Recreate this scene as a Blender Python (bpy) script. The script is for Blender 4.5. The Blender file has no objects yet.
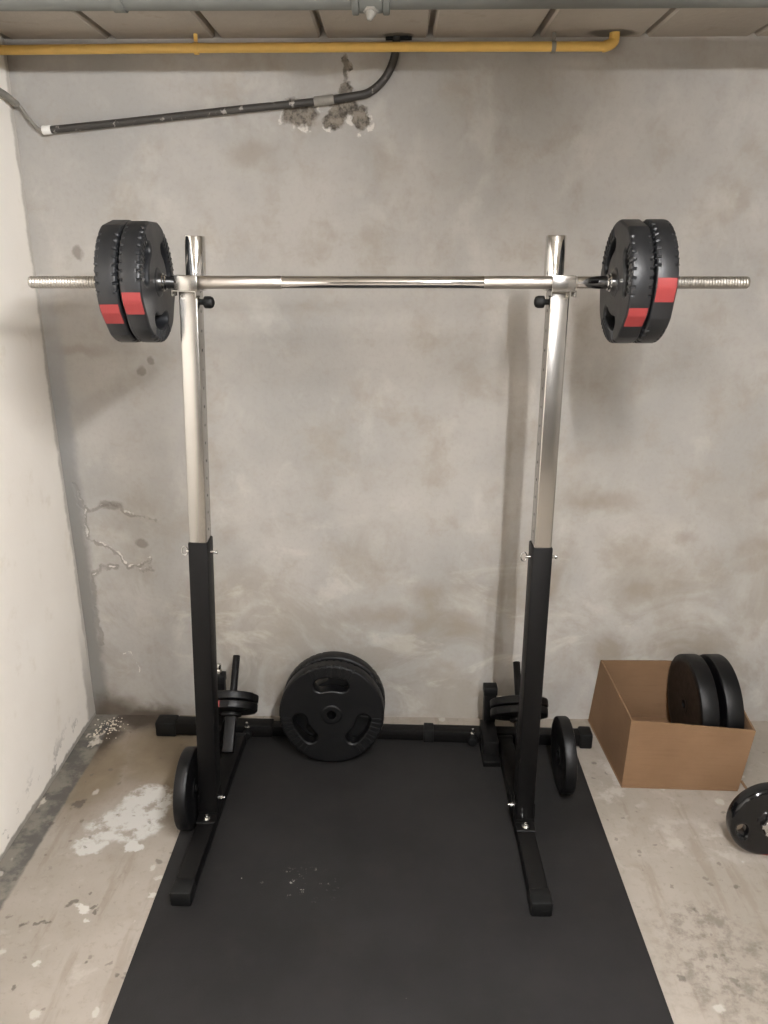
import bpy, bmesh, math, random
from mathutils import Vector, Matrix, noise as mnoise
R = math.radians
PI = math.pi
sc = bpy.context.scene
C = sc.collection
random.seed(7)

# ------------------------------------------------------------------ object helpers
WM = {}

def tag(o, label=None, cat=None, group=None, kind=None):
    if label: o['label'] = label
    if cat: o['category'] = cat
    if group: o['group'] = group
    if kind: o['kind'] = kind
    return o

def smooth(me, ang=35):
    me.shade_smooth()
    me.set_sharp_from_angle(angle=R(ang))

def empty(name, loc, label, cat, group=None, mat=None):
    o = bpy.data.objects.new(name, None)
    o.empty_display_size = .1
    C.objects.link(o)
    m = Matrix.Translation(loc) if mat is None else mat
    o.matrix_world = m
    WM[o.name] = m.copy()
    return tag(o, label, cat, group)

def obj(name, geo, mat, parent=None, local=False, ang=35, label=None):
    """Link a bmesh or mesh as one object; world-space geometry is moved into its parent's frame."""
    if isinstance(geo, bmesh.types.BMesh):
        me = bpy.data.meshes.new(name)
        bmesh.ops.recalc_face_normals(geo, faces=geo.faces[:])
        geo.to_mesh(me)
        geo.free()
    else:
        me = geo
        me.name = name
    smooth(me, ang)
    me.materials.clear()
    me.materials.append(mat)
    o = bpy.data.objects.new(name, me)
    C.objects.link(o)
    WM[o.name] = Matrix.Identity(4)
    if parent is not None:
        pm = WM[parent.name]
        if not local:
            me.transform(pm.inverted())
        o.parent = parent
        WM[o.name] = pm.copy()
    if label: o['label'] = label
    return o

def set_world(o, m):
    o.matrix_world = m
    WM[o.name] = m.copy()

def copy_tree(o, m=None, parent=None):
    c = o.copy()
    C.objects.link(c)
    if parent is not None:
        c.parent = parent
        c.matrix_parent_inverse = o.matrix_parent_inverse.copy()
    for ch in list(o.children):
        copy_tree(ch, None, c)
    if m is not None:
        set_world(c, m)
    return c

# ------------------------------------------------------------------ mesh helpers
def NB(): return bmesh.new()

def merge(bm, me_bm):
    me = bpy.data.meshes.new('t')
    me_bm.to_mesh(me)
    me_bm.free()
    bm.from_mesh(me)
    bpy.data.meshes.remove(me)

def box(bm, x0, x1, y0, y1, z0, z1, bev=.0, seg=2, mat=None):
    b = bmesh.new()
    bmesh.ops.create_cube(b, size=1)
    for v in b.verts:
        v.co = Vector(((x0 + x1) / 2 + v.co.x * (x1 - x0), (y0 + y1) / 2 + v.co.y * (y1 - y0), (z0 + z1) / 2 + v.co.z * (z1 - z0)))
    if bev > 0:
        bmesh.ops.bevel(b, geom=b.edges[:], offset=bev, segments=seg, affect='EDGES', profile=.5)
    if mat is not None:
        b.transform(mat)
    merge(bm, b)
    return bm

def frame(a, b, up=(0, 0, 1)):
    """Matrix with local Z along a->b at a, local X as near to world X as possible."""
    a = Vector(a); b = Vector(b)
    z = (b - a).normalized()
    x = Vector((1, 0, 0))
    if abs(x.dot(z)) > .9: x = Vector((0, 1, 0))
    x = (x - z * x.dot(z)).normalized()
    y = z.cross(x)
    m = Matrix((x, y, z)).transposed().to_4x4()
    m.translation = a
    return m, (b - a).length

def lathe(bm, prof, m=None, n=48, closed=False):
    """prof: list of (r, z) about local Z."""
    b = bmesh.new()
    rings = []
    for r, z in prof:
        if r < 1e-6:
            rings.append([b.verts.new((0, 0, z))])
        else:
            rings.append([b.verts.new((r * math.cos(2 * PI * k / n), r * math.sin(2 * PI * k / n), z)) for k in range(n)])
    prs = list(zip(rings, rings[1:]))
    if closed: prs.append((rings[-1], rings[0]))
    for p, q in prs:
        for k in range(n):
            k2 = (k + 1) % n
            if len(p) == 1 and len(q) == 1: continue
            if len(p) == 1: b.faces.new((p[0], q[k], q[k2]))
            elif len(q) == 1: b.faces.new((p[k], p[k2], q[0]))
            else: b.faces.new((p[k], p[k2], q[k2], q[k]))
    if m is not None: b.transform(m)
    merge(bm, b)
    return bm

def cyl(bm, a, b_, r, n=24, bev=.0, r2=None):
    m, L = frame(a, b_)
    r2 = r if r2 is None else r2
    if bev > 0:
        prof = [(0, 0), (r - bev, 0), (r - .3 * bev, .3 * bev), (r, bev), (r2, L - bev), (r2 - .3 * bev, L - .3 * bev), (r2 - bev, L), (0, L)]
    else:
        prof = [(0, 0), (r, 0), (r2, L), (0, L)]
    return lathe(bm, prof, m, n)

def tube(bm, pts, r, n=12, rfun=None):
    pts = [Vector(p) for p in pts]
    b = bmesh.new()
    rings = []
    t0 = (pts[1] - pts[0]).normalized()
    x = Vector((0, 0, 1)) if abs(t0.z) < .9 else Vector((0, 1, 0))
    x = (x - t0 * x.dot(t0)).normalized()
    for i, p in enumerate(pts):
        t = (pts[min(i + 1, len(pts) - 1)] - pts[max(i - 1, 0)]).normalized()
        x = (x - t * x.dot(t)).normalized()
        y = t.cross(x)
        rr = r if rfun is None else r * rfun(i / (len(pts) - 1))
        rings.append([b.verts.new(p + (x * math.cos(2 * PI * k / n) + y * math.sin(2 * PI * k / n)) * rr) for k in range(n)])
    for p, q in zip(rings, rings[1:]):
        for k in range(n):
            b.faces.new((p[k], p[(k + 1) % n], q[(k + 1) % n], q[k]))
    b.faces.new(rings[0]); b.faces.new(rings[-1][::-1])
    merge(bm, b)
    return bm

def spline(pts, per=10):
    """Catmull-Rom through pts."""
    P = [Vector(p) for p in pts]
    P = [P[0] * 2 - P[1]] + P + [P[-1] * 2 - P[-2]]
    out = []
    for i in range(1, len(P) - 2):
        for k in range(per):
            t = k / per
            a, b, c, d = P[i - 1], P[i], P[i + 1], P[i + 2]
            out.append(.5 * ((2 * b) + (c - a) * t + (2 * a - 5 * b + 4 * c - d) * t * t + (3 * b - a - 3 * c + d) * t ** 3))
    out.append(P[-2])
    return out

def flat_solid(outline, holes, t, bev):
    """A plate of thickness t from a 2-D outline with holes; rounded edges. Returns a mesh in local XY, centred on z."""
    cu = bpy.data.curves.new('tmp', 'CURVE')
    cu.dimensions = '2D'
    cu.fill_mode = 'BOTH'
    for poly in [outline] + holes:
        s = cu.splines.new('POLY')
        s.points.add(len(poly) - 1)
        for p, (x, y) in zip(s.points, poly): p.co = (x, y, 0, 1)
        s.use_cyclic_u = True
    cu.extrude = t / 2 - bev
    cu.bevel_depth = bev
    cu.bevel_resolution = 2
    cu.offset = -bev
    o = bpy.data.objects.new('tmp', cu)
    C.objects.link(o)
    dg = bpy.context.evaluated_depsgraph_get()
    me = bpy.data.meshes.new_from_object(o.evaluated_get(dg), depsgraph=dg)
    bpy.data.objects.remove(o)
    bpy.data.curves.remove(cu)
    b = bmesh.new(); b.from_mesh(me); bpy.data.meshes.remove(me)
    bmesh.ops.remove_doubles(b, verts=b.verts[:], dist=1e-5)
    return b

def cut(bmA, bmB):
    """Boolean difference A - B (both bmesh) -> bmesh."""
    os_ = []
    for b in (bmA, bmB):
        me = bpy.data.meshes.new('t'); bmesh.ops.recalc_face_normals(b, faces=b.faces[:]); b.to_mesh(me); b.free()
        o = bpy.data.objects.new('t', me); C.objects.link(o); os_.append(o)
    md = os_[0].modifiers.new('b', 'BOOLEAN'); md.object = os_[1]; md.operation = 'DIFFERENCE'; md.solver = 'EXACT'; md.use_self = True
    dg = bpy.context.evaluated_depsgraph_get(); dg.update()
    me = bpy.data.meshes.new_from_object(os_[0].evaluated_get(dg), depsgraph=dg)
    for o in os_:
        m = o.data; bpy.data.objects.remove(o); bpy.data.meshes.remove(m)
    b = bmesh.new(); b.from_mesh(me); bpy.data.meshes.remove(me)
    return b

# ------------------------------------------------------------------ material helper
def lin(c):
    return tuple(((v / 255) / 12.92 if v / 255 <= .04045 else ((v / 255 + .055) / 1.055) ** 2.4) for v in c) + (1,)

class Mat:
    def __init__(s, name, rough=.6, metal=0, spec=.5):
        s.m = bpy.data.materials.new(name)
        s.m.use_nodes = True
        s.nt = s.m.node_tree
        s.b = s.nt.nodes['Principled BSDF']
        s.b.inputs['Roughness'].default_value = rough
        s.b.inputs['Metallic'].default_value = metal
        s.b.inputs['Specular IOR Level'].default_value = spec
        s.co = None
    def node(s, t): return s.nt.nodes.new('ShaderNode' + t)
    def lk(s, a, b):
        if hasattr(a, 'is_output') or isinstance(a, bpy.types.NodeSocket): s.nt.links.new(a, b)
        else: b.default_value = a
    def coord(s):
        if s.co is None: s.co = s.node('TexCoord').outputs['Object']
        return s.co
    def xyz(s):
        if not hasattr(s, '_xyz'):
            n = s.node('SeparateXYZ'); s.lk(s.coord(), n.inputs[0]); s._xyz = n.outputs
        return s._xyz
    def mul(s, v, sx, sy, sz):
        n = s.node('VectorMath'); n.operation = 'MULTIPLY'; s.lk(v, n.inputs[0]); n.inputs[1].default_value = (sx, sy, sz)
        return n.outputs[0]
    def noise(s, scale, detail=4, rough=.55, vec=None, dist=0, col=False):
        n = s.node('TexNoise'); s.lk(vec or s.coord(), n.inputs['Vector'])
        n.inputs['Scale'].default_value = scale; n.inputs['Detail'].default_value = detail
        n.inputs['Roughness'].default_value = rough; n.inputs['Distortion'].default_value = dist
        return n.outputs['Color' if col else 'Fac']
    def math(s, op, a, b=None, c=None, clamp=False):
        n = s.node('Math'); n.operation = op; n.use_clamp = clamp
        for i, v in enumerate((a, b, c)):
            if v is not None: s.lk(v, n.inputs[i])
        return n.outputs[0]
    def step(s, v, lo, hi, smooth=True):
        n = s.node('MapRange'); n.interpolation_type = 'SMOOTHSTEP' if smooth else 'LINEAR'
        s.lk(v, n.inputs['Value']); n.inputs['From Min'].default_value = lo; n.inputs['From Max'].default_value = hi
        return n.outputs['Result']
    def mix(s, f, a, b):
        n = s.node('Mix'); n.data_type = 'RGBA'
        s.lk(f, n.inputs[0]); s.lk(a, n.inputs[6]); s.lk(b, n.inputs[7])
        return n.outputs[2]
    def warp(s, amp, scale):
        """Object coordinates pushed about by noise, for ragged edges."""
        n = s.node('VectorMath'); n.operation = 'SUBTRACT'
        s.lk(s.noise(scale, 4, .6, col=True), n.inputs[0]); n.inputs[1].default_value = (.5, .5, .5)
        k = s.node('VectorMath'); k.operation = 'SCALE'; s.lk(n.outputs[0], k.inputs[0]); k.inputs['Scale'].default_value = amp
        a = s.node('VectorMath'); a.operation = 'ADD'; s.lk(s.coord(), a.inputs[0]); s.lk(k.outputs[0], a.inputs[1])
        return a.outputs[0]
    def blob(s, vec, c, r, lo=1.0, hi=.55):
        """1 inside an ellipsoid, falling to 0 at its edge."""
        n = s.node('VectorMath'); n.operation = 'SUBTRACT'; s.lk(vec, n.inputs[0]); n.inputs[1].default_value = c
        k = s.node('VectorMath'); k.operation = 'DIVIDE'; s.lk(n.outputs[0], k.inputs[0]); k.inputs[1].default_value = r
        l = s.node('VectorMath'); l.operation = 'LENGTH'; s.lk(k.outputs[0], l.inputs[0])
        return s.step(l.outputs['Value'], lo, hi)
    def line(s, vec, pts, w, soft=.6):
        out = None
        for a, b in zip(pts, pts[1:]):
            a = Vector(a); b = Vector(b); d = b - a
            pa = s.node('VectorMath'); pa.operation = 'SUBTRACT'; s.lk(vec, pa.inputs[0]); pa.inputs[1].default_value = a
            dt = s.node('VectorMath'); dt.operation = 'DOT_PRODUCT'; s.lk(pa.outputs[0], dt.inputs[0]); dt.inputs[1].default_value = d / d.length_squared
            t = s.math('MULTIPLY', dt.outputs['Value'], 1.0, clamp=True)
            q = s.node('VectorMath'); q.operation = 'SCALE'; q.inputs[0].default_value = d; s.lk(t, q.inputs['Scale'])
            e = s.node('VectorMath'); e.operation = 'DISTANCE'; s.lk(pa.outputs[0], e.inputs[0]); s.lk(q.outputs[0], e.inputs[1])
            out = e.outputs['Value'] if out is None else s.math('MINIMUM', out, e.outputs['Value'])
        return s.step(out, w, w * (1 - soft))
    def mx(s, *v):
        o = v[0]
        for k in v[1:]: o = s.math('MAXIMUM', o, k)
        return o
    def color(s, c): s.lk(c, s.b.inputs['Base Color']); return s
    def rough(s, r): s.lk(r, s.b.inputs['Roughness']); return s
    def bump(s, h, strength=.3, dist=.01):
        n = s.node('Bump'); s.lk(h, n.inputs['Height']); n.inputs['Strength'].default_value = strength; n.inputs['Distance'].default_value = dist
        s.lk(n.outputs[0], s.b.inputs['Normal']); return s

def simple(name, col, rough, metal=0, var=.25, scale=30, spec=.5, bump=0, rvar=.1):
    m = Mat(name, rough, metal, spec)
    c = lin(col)
    f = m.noise(scale, 5, .6)
    m.color(m.mix(f, tuple(v * (1 - var) for v in c[:3]) + (1,), tuple(min(1, v * (1 + var)) for v in c[:3]) + (1,)))
    n = m.step(f, .2, .8, False)
    m.rough(m.math('MULTIPLY_ADD', n, rvar * 2, rough - rvar))
    if bump: m.bump(m.noise(scale * 8, 3, .6), bump, .002)
    return m.m

# ------------------------------------------------------------------ dimensions
D = 2.53          # back wall
XL = -1.135       # left wall
XR = 2.35         # right wall
YF = -3.2         # wall behind the camera
CEIL = 2.25

# ------------------------------------------------------------------ materials: shell
def mat_back_wall():
    m = Mat('concrete_render', .85, 0, .3)
    X, Y, Z = m.xyz()
    w = m.warp(.10, 9); w2 = m.warp(.035, 22); w3 = m.warp(.05, 18); wg = m.warp(.06, 26)
    big = m.noise(1.6, 5, .6); mid = m.noise(5.5, 6, .62, vec=m.warp(.12, 4)); fine = m.noise(70, 4, .6)
    streak = m.noise(6, 5, .6, vec=m.mul(m.warp(.2, 2.5), 1.0, 1, .7))
    base = m.mix(m.step(big, .32, .7), lin((158, 155, 150)), lin((176, 171, 164)))
    base = m.mix(m.math('MULTIPLY', m.step(mid, .48, .70), .5), base, lin((148, 138, 124)))
    base = m.mix(m.math('MULTIPLY', m.step(streak, .52, .72), .3), base, lin((198, 193, 185)))
    # trowelled lower zone, browner and paler by turns
    lowz = m.step(Z, 1.15, .35)
    base = m.mix(m.math('MULTIPLY', lowz, m.math('MULTIPLY', m.step(m.noise(2.6, 6, .6, dist=1.2), .45, .62), .45)), base, lin((134, 124, 109)))
    base = m.mix(m.math('MULTIPLY', lowz, m.math('MULTIPLY', m.step(m.noise(3.1, 6, .62, dist=1.4, vec=m.mul(m.coord(), 1, 1, 1.7)), .54, .7), .4)), base, lin((200, 194, 184)))
    base = m.mix(m.math('MULTIPLY', m.step(fine, .45, .75), .12), base, lin((130, 122, 112)))
    # brown blotches on the right and around the middle
    br = [((1.25, D, .70), (.10, 9, .06)), ((1.27, D, .64), (.09, 9, .05)), ((1.0, D, .735), (.05, 9, .035)), ((.87, D, .53), (.06, 9, .05)),
          ((.77, D, .30), (.12, 9, .09)), ((1.05, D, .31), (.22, 9, .08)), ((.10, D, .52), (.09, 9, .07)), ((1.26, D, .90), (.06, 9, .05)),
          ((.22, D, .40), (.18, 9, .06)), ((-.05, D, .42), (.2, 9, .06)), ((.72, D, .86), (.16, 9, .05)), ((-.44, D, 1.95), (.10, 9, .05)),
          ((-1.03, D, 1.37), (.13, 9, .03)), ((.55, D, .56), (.06, 9, .10))]
    base = m.mix(m.math('MULTIPLY', m.mx(*[m.blob(w, c, r, 1.1, .2) for c, r in br]), .36), base, lin((128, 114, 96)))
    # painted shadow of the left barbell plates, a streak up from the corner
    base = m.mix(m.math('MULTIPLY', m.line(w2, [(-1.13, D, 1.10), (-1.0, D, 1.19), (-.81, D, 1.30)], .05, .8), .16), base, lin((112, 98, 80)))
    # gouges in the render near the conduit
    gz = [((-.294, D, 2.055), (.062, 9, .042)), ((-.155, D, 2.075), (.05, 9, .04)), ((-.185, D, 2.04), (.035, 9, .03)), ((-.105, D, 2.045), (.028, 9, .04)),
          ((-.153, D, 2.115), (.02, 9, .03)), ((-.15, D, 2.18), (.014, 9, .035))]
    gm = m.mx(*[m.blob(wg, c, r, 1.05, .7) for c, r in gz])
    rim = m.mx(*[m.blob(wg, (c[0] + .004, c[1], c[2] - .008), (r[0] * 1.14, 9, r[2] * 1.14), 1.0, .9) for c, r in gz[:4]])
    base = m.mix(m.math('MULTIPLY', rim, m.step(m.noise(25, 3), .52, .6)), base, lin((205, 200, 192)))
    base = m.mix(gm, base, m.mix(m.step(m.noise(45, 5, .7), .35, .65), lin((70, 65, 58)), lin((136, 128, 117))))
    vl = m.line(w2, [(-.15, D, 2.2), (-.152, D, 2.09)], .008)
    base = m.mix(m.math('MULTIPLY', vl, .6), base, lin((110, 104, 95)))
    # small dark marks
    sp = m.mx(m.blob(w2, (-.995, D, 1.665), (.02, 9, .025), 1, .5), m.blob(w2, (-.835, D, 1.30), (.016, 9, .022), 1, .5), m.blob(w2, (-.80, D, 1.335), (.012, 9, .018), 1, .5),
              m.blob(w2, (-.89, D, .70), (.028, 9, .02), 1, .5), m.blob(w2, (-.985, D, .84), (.05, 9, .02), 1, .5))
    base = m.mix(m.math('MULTIPLY', sp, .55), base, lin((104, 97, 88)))
    # cracks with pale lips near the corner
    cr = [(-1.10, D, .92), (-1.085, D, .84), (-1.065, D, .82), (-1.02, D, .845), (-.96, D, .848), (-.93, D, .82), (-.836, D, .792)]
    cr2 = [(-1.075, D, .82), (-1.08, D, .72), (-1.01, D, .688), (-.975, D, .66), (-.945, D, .615), (-.905, D, .62), (-.868, D, .645), (-.87, D, .60), (-.91, D, .60)]
    cr3 = [(-1.084, D, .30), (-1.083, D, .45), (-1.08, D, .575), (-1.05, D, .61), (-.985, D, .607)]
    cr4 = [(-1.0, D, .26), (-.975, D, .262), (-.945, D, .18)]
    dk = m.mx(m.line(w3, [(x, y, z - .008) for x, y, z in cr], .012), m.line(w3, [(x, y, z - .007) for x, y, z in cr2], .010), m.line(w3, cr3, .014))
    base = m.mix(m.math('MULTIPLY', dk, .5), base, lin((110, 104, 96)))
    lt = m.mx(m.line(w3, cr, .0045), m.line(w3, cr2, .005), m.line(w3, cr3[2:], .0045), m.line(w3, cr4, .004))
    base = m.mix(m.math('MULTIPLY', lt, m.step(m.noise(26, 3), .36, .5)), base, lin((210, 205, 196)))
    # grey band in the corner, darker low down, and the damp foot of the corner
    wx = m.node('SeparateXYZ'); m.lk(w2, wx.inputs[0])
    band = m.step(wx.outputs[0], -1.065, -1.10)
    base = m.mix(m.math('MULTIPLY', band, m.step(Z, 1.9, .9)), base, m.mix(m.step(Z, 1.6, .5), lin((150, 150, 149)), lin((126, 123, 118))))
    d2 = m.mx(m.blob(w, (-1.06, D, 0.0), (.13, 9, .12), 1.1, .35), m.blob(w, (-.93, D, 0.0), (.14, 9, .06), 1.1, .35))
    base = m.mix(m.math('MULTIPLY', d2, .8), base, lin((70, 58, 44)))
    m.color(base)
    h = m.math('MULTIPLY_ADD', mid, .6, m.math('MULTIPLY', fine, .1))
    h = m.math('MULTIPLY_ADD', m.noise(18, 5, .6), .25, h)
    h = m.math('SUBTRACT', h, m.math('MULTIPLY', m.mx(gm, m.math('MULTIPLY', dk, .4)), .9))
    m.bump(h, .35, .012)
    return m.m

def mat_left_wall():
    m = Mat('cream_painted_plaster', .8, 0, .3)
    X, Y, Z = m.xyz()
    w2 = m.warp(.04, 16)
    ws = m.node('SeparateXYZ'); m.lk(w2, ws.inputs[0])
    base = m.mix(m.step(m.noise(2.2, 5), .3, .7), lin((236, 229, 219)), lin((241, 235, 226)))
    base = m.mix(m.math('MULTIPLY', m.step(m.noise(9, 6, .65), .56, .75), .3), base, lin((205, 192, 170)))
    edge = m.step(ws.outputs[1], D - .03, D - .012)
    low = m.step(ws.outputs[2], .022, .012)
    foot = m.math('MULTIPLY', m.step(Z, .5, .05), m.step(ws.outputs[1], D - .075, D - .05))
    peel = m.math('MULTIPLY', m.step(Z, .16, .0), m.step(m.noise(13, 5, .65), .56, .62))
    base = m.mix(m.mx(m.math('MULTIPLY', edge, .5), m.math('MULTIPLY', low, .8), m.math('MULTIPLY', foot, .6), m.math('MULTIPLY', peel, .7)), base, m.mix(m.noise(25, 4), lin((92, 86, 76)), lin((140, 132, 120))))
    m.color(base)
    m.bump(m.math('MULTIPLY_ADD', m.noise(7, 5, .6), .7, m.math('MULTIPLY', m.noise(60, 3), .12)), .3, .012)
    return m.m

def mat_floor():
    m = Mat('worn_concrete_floor', .75, 0, .35)
    X, Y, Z = m.xyz()
    w = m.warp(.12, 8); w2 = m.warp(.075, 20)
    base = m.mix(m.step(m.noise(2.4, 6, .6), .3, .7), lin((140, 132, 121)), lin((155, 146, 136)))
    base = m.mix(m.math('MULTIPLY', m.step(m.noise(8, 6, .65), .55, .75), .35), base, lin((126, 115, 100)))
    base = m.mix(m.math('MULTIPLY', m.step(m.noise(11, 6, .6, vec=m.mul(m.coord(), 1.8, .35, 1)), .58, .72), .3), base, lin((118, 108, 95)))
    fine = m.noise(45, 5, .7)
    base = m.mix(m.math('MULTIPLY', m.step(fine, .52, .72), .35), base, lin((112, 102, 90)))
    base = m.mix(m.math('MULTIPLY', m.step(m.noise(5, 5, .6, vec=m.mul(m.coord(), 3.2, .5, 1)), .56, .66), .32), base, lin((116, 104, 90)))
    base = m.mix(m.math('MULTIPLY', m.step(m.noise(6, 6, .65, dist=.8), .58, .72), .5), base, lin((172, 164, 154)))
    # ochre damp near the back
    damp = m.mx(m.blob(w, (-.78, 2.32, 0), (.30, .30, 9), 1.1, .3), m.blob(w, (-.70, 2.12, 0), (.12, .2, 9), 1.1, .3), m.blob(w, (-1.0, 2.2, 0), (.14, .3, 9), 1.1, .3))
    base = m.mix(m.math('MULTIPLY', damp, .85), base, m.mix(m.noise(9, 5, .6), lin((88, 74, 54)), lin((128, 114, 93))))
    base = m.mix(m.math('MULTIPLY', m.mx(m.blob(w, (-.98, 2.5, 0), (.2, .08, 9), 1.1, .3), m.blob(w, (-1.05, 2.38, 0), (.07, .16, 9), 1.1, .3)), .85), base, lin((50, 41, 32)))
    # white plaster spill
    wp = m.mx(m.blob(w2, (-.79, 2.02, 0), (.09, .12, 9), 1.0, .75), m.blob(w2, (-.83, 1.93, 0), (.13, .08, 9), 1.0, .75), m.blob(w2, (-.90, 1.84, 0), (.06, .035, 9), 1, .7), m.blob(w2, (-.77, 1.85, 0), (.03, .03, 9), 1, .7))
    base = m.mix(m.math('MULTIPLY', wp, m.step(m.noise(16, 5, .65), .36, .5)), base, lin((182, 179, 173)))
    # pale wear to the right of the mat, behind and in front of the carton
    pw = m.mx(m.blob(w, (.72, 2.15, 0), (.10, .2, 9), 1.1, .4), m.blob(w, (.9, 1.9, 0), (.3, .12, 9), 1.1, .2))
    base = m.mix(m.math('MULTIPLY', pw, m.math('MULTIPLY', m.step(m.noise(14, 5, .65), .48, .62), .6)), base, lin((176, 168, 159)))
    # scuffed grimy area, front right
    gr = m.mx(m.blob(w, (.84, 1.45, 0), (.26, .2, 9), 1.1, .3), m.blob(w, (.80, 1.58, 0), (.18, .1, 9), 1.1, .3))
    base = m.mix(m.math('MULTIPLY', gr, m.math('MULTIPLY', m.step(m.noise(24, 5, .68), .42, .66), .62)), base, lin((92, 84, 75)))
    # dark strip of peeled paint along the left wall
    ws = m.node('SeparateXYZ'); m.lk(m.warp(.022, 14), ws.inputs[0])
    strip = m.step(ws.outputs[0], -1.045, -1.057)
    sc_ = m.mix(m.step(m.noise(11, 5, .65), .40, .62), lin((76, 75, 71)), lin((118, 113, 104)))
    sc_ = m.mix(m.step(m.noise(7.3, 4, .6, vec=m.mul(m.coord(), 1, .6, 1)), .60, .635), sc_, lin((186, 178, 165)))
    base = m.mix(m.math('MULTIPLY', strip, .92), base, sc_)
    # spots, dark and white
    spw = m.warp(.035, 38)
    def spots(scale, thr, soft, seed):
        v = m.node('TexVoronoi'); v.voronoi_dimensions = '2D'; v.inputs['Scale'].default_value = scale; v.inputs['Randomness'].default_value = 1
        a = m.node('VectorMath'); a.operation = 'ADD'; m.lk(spw, a.inputs[0]); a.inputs[1].default_value = (seed, seed * .7, 0)
        m.lk(a.outputs[0], v.inputs['Vector'])
        sep = m.node('SeparateColor'); m.lk(v.outputs['Color'], sep.inputs[0])
        rad = m.math('MULTIPLY', m.step(sep.outputs[0], .58, 1.0, False), thr)
        d = m.math('SUBTRACT', rad, v.outputs['Distance'])
        return m.step(d, 0, soft)
    base = m.mix(m.math('MULTIPLY', spots(8, .11, .05, 1.3), .55), base, lin((74, 67, 60)))
    base = m.mix(m.math('MULTIPLY', spots(7, .13, .05, 5.1), .65), base, lin((180, 174, 165)))
    base = m.mix(m.math('MULTIPLY', spots(19, .17, .08, 9.7), .5), base, lin((92, 84, 75)))
    near = m.math('MULTIPLY', m.step(Y, 1.85, 1.62), m.step(X, -.5, -.62))
    base = m.mix(m.math('MULTIPLY', m.math('MULTIPLY', spots(14, .20, .08, 3.3), near), .8), base, lin((186, 181, 172)))
    base = m.mix(m.math('MULTIPLY', m.math('MULTIPLY', spots(13, .14, .06, 7.9), near), .65), base, lin((74, 67, 60)))
    # particular marks on the near left
    ex = m.mx(m.blob(w2, (-.86, 1.63, 0), (.016, .014, 9), 1, .5), m.blob(w2, (-.80, 1.625, 0), (.010, .01, 9), 1, .5), m.blob(w2, (-.795, 1.605, 0), (.010, .008, 9), 1, .5),
              m.line(w2, [(-.97, 1.555, 0), (-.90, 1.57, 0)], .009), m.blob(w2, (-1.0, 2.03, 0), (.02, .03, 9), 1, .5))
    base = m.mix(m.math('MULTIPLY', ex, .6), base, lin((60, 53, 46)))
    base = m.mix(m.blob(w2, (-.828, 1.615, 0), (.024, .02, 9), 1, .6), base, lin((186, 181, 173)))
    m.color(base)
    m.bump(m.math('MULTIPLY_ADD', m.noise(14, 6, .65), .6, m.math('MULTIPLY', m.noise(90, 3), .15)), .25, .008)
    return m.m

def mat_ceiling():
    m = Mat('concrete_ceiling_plank', .85, 0, .3)
    base = m.mix(m.step(m.noise(3, 5), .3, .7), lin((160, 152, 141)), lin((176, 168, 156)))
    base = m.mix(m.math('MULTIPLY', m.step(m.noise(12, 6, .65), .55, .75), .4), base, lin((128, 118, 103)))
    hole = m.mx(m.blob(m.warp(.04, 20), (.60, 2.49, CEIL), (.08, .05, 9), 1, .6), m.blob(m.warp(.04, 20), (.0, 2.50, CEIL), (.05, .03, 9), 1, .6))
    base = m.mix(m.math('MULTIPLY', hole, .8), base, lin((84, 78, 68)))
    m.color(base).bump(m.noise(40, 5, .6), .25, .008)
    return m.m

def mat_plain_wall(name, col):
    m = Mat(name, .85, 0, .3)
    base = m.mix(m.step(m.noise(2, 5), .3, .7), lin(col), lin(tuple(c * .93 for c in col)))
    m.color(base).bump(m.noise(12, 5, .6), .3, .01)
    return m.m

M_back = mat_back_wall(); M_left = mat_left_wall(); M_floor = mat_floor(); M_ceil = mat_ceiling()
M_rightw = mat_plain_wall('grey_render', (140, 135, 128)); M_front = mat_plain_wall('dark_render', (96, 92, 86))

# materials: things
M_plate = simple('black_vinyl', (27, 28, 30), .40, 0, .25, 25, .5, .06, .06)
M_gloss = simple('glossy_black_vinyl', (14, 14, 15), .10, 0, .2, 20, .5, 0, .03)
M_disc = simple('black_cement_plate', (7, 7, 8), .45, 0, .3, 40, .28, .08, .08)
M_red = simple('red_rubber_marker', (140, 53, 52), .55, 0, .08, 60, .4)
M_chrome = simple('chrome', (222, 221, 219), .08, 1, .02, 14, .5, 0, .01)
M_tube = simple('zinc_plated_steel', (178, 175, 170), .22, 1, .03, 9, .5, 0, .01)
def mat_knurl():
    m = Mat('knurled_steel', .36, 1)
    m.color(lin((196, 190, 182)))
    X, Y, Z = m.xyz()
    at = m.math('ARCTAN2', Y, Z)
    a1 = m.math('SINE', m.math('MULTIPLY_ADD', at, 40, m.math('MULTIPLY', X, 2400)))
    a2 = m.math('SINE', m.math('MULTIPLY_ADD', at, 40, m.math('MULTIPLY', X, -2400)))
    return m.bump(m.math('MULTIPLY', a1, a2), .25, .0006).m
M_knurl = mat_knurl()
M_thread = simple('threaded_steel', (190, 185, 177), .42, 1, .08, 60)
M_black = simple('black_powder_coat', (8, 7, 7), .5, 0, .2, 60, .22, .08, .06)
M_rub = simple('black_plastic', (9, 9, 9), .55, 0, .2, 50, .3)
M_bolt = simple('zinc_bolt', (220, 220, 216), .18, 1, .06, 40)
M_yellow = simple('yellow_pipe_paint', (224, 184, 100), .45, 0, .16, 20, .5, .1)
M_pipe = simple('grey_galvanised_pipe', (98, 99, 94), .6, .1, .3, 10, .5, .1)
def mat_conduit():
    m = Mat('black_conduit', .55)
    base = m.mix(m.noise(20, 4), lin((40, 38, 36)), lin((66, 62, 57)))
    m.color(m.mix(m.math('MULTIPLY', m.step(m.noise(34, 4, .65), .60, .66), .7), base, lin((170, 166, 158))))
    return m.m
M_cable = mat_conduit()
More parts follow.
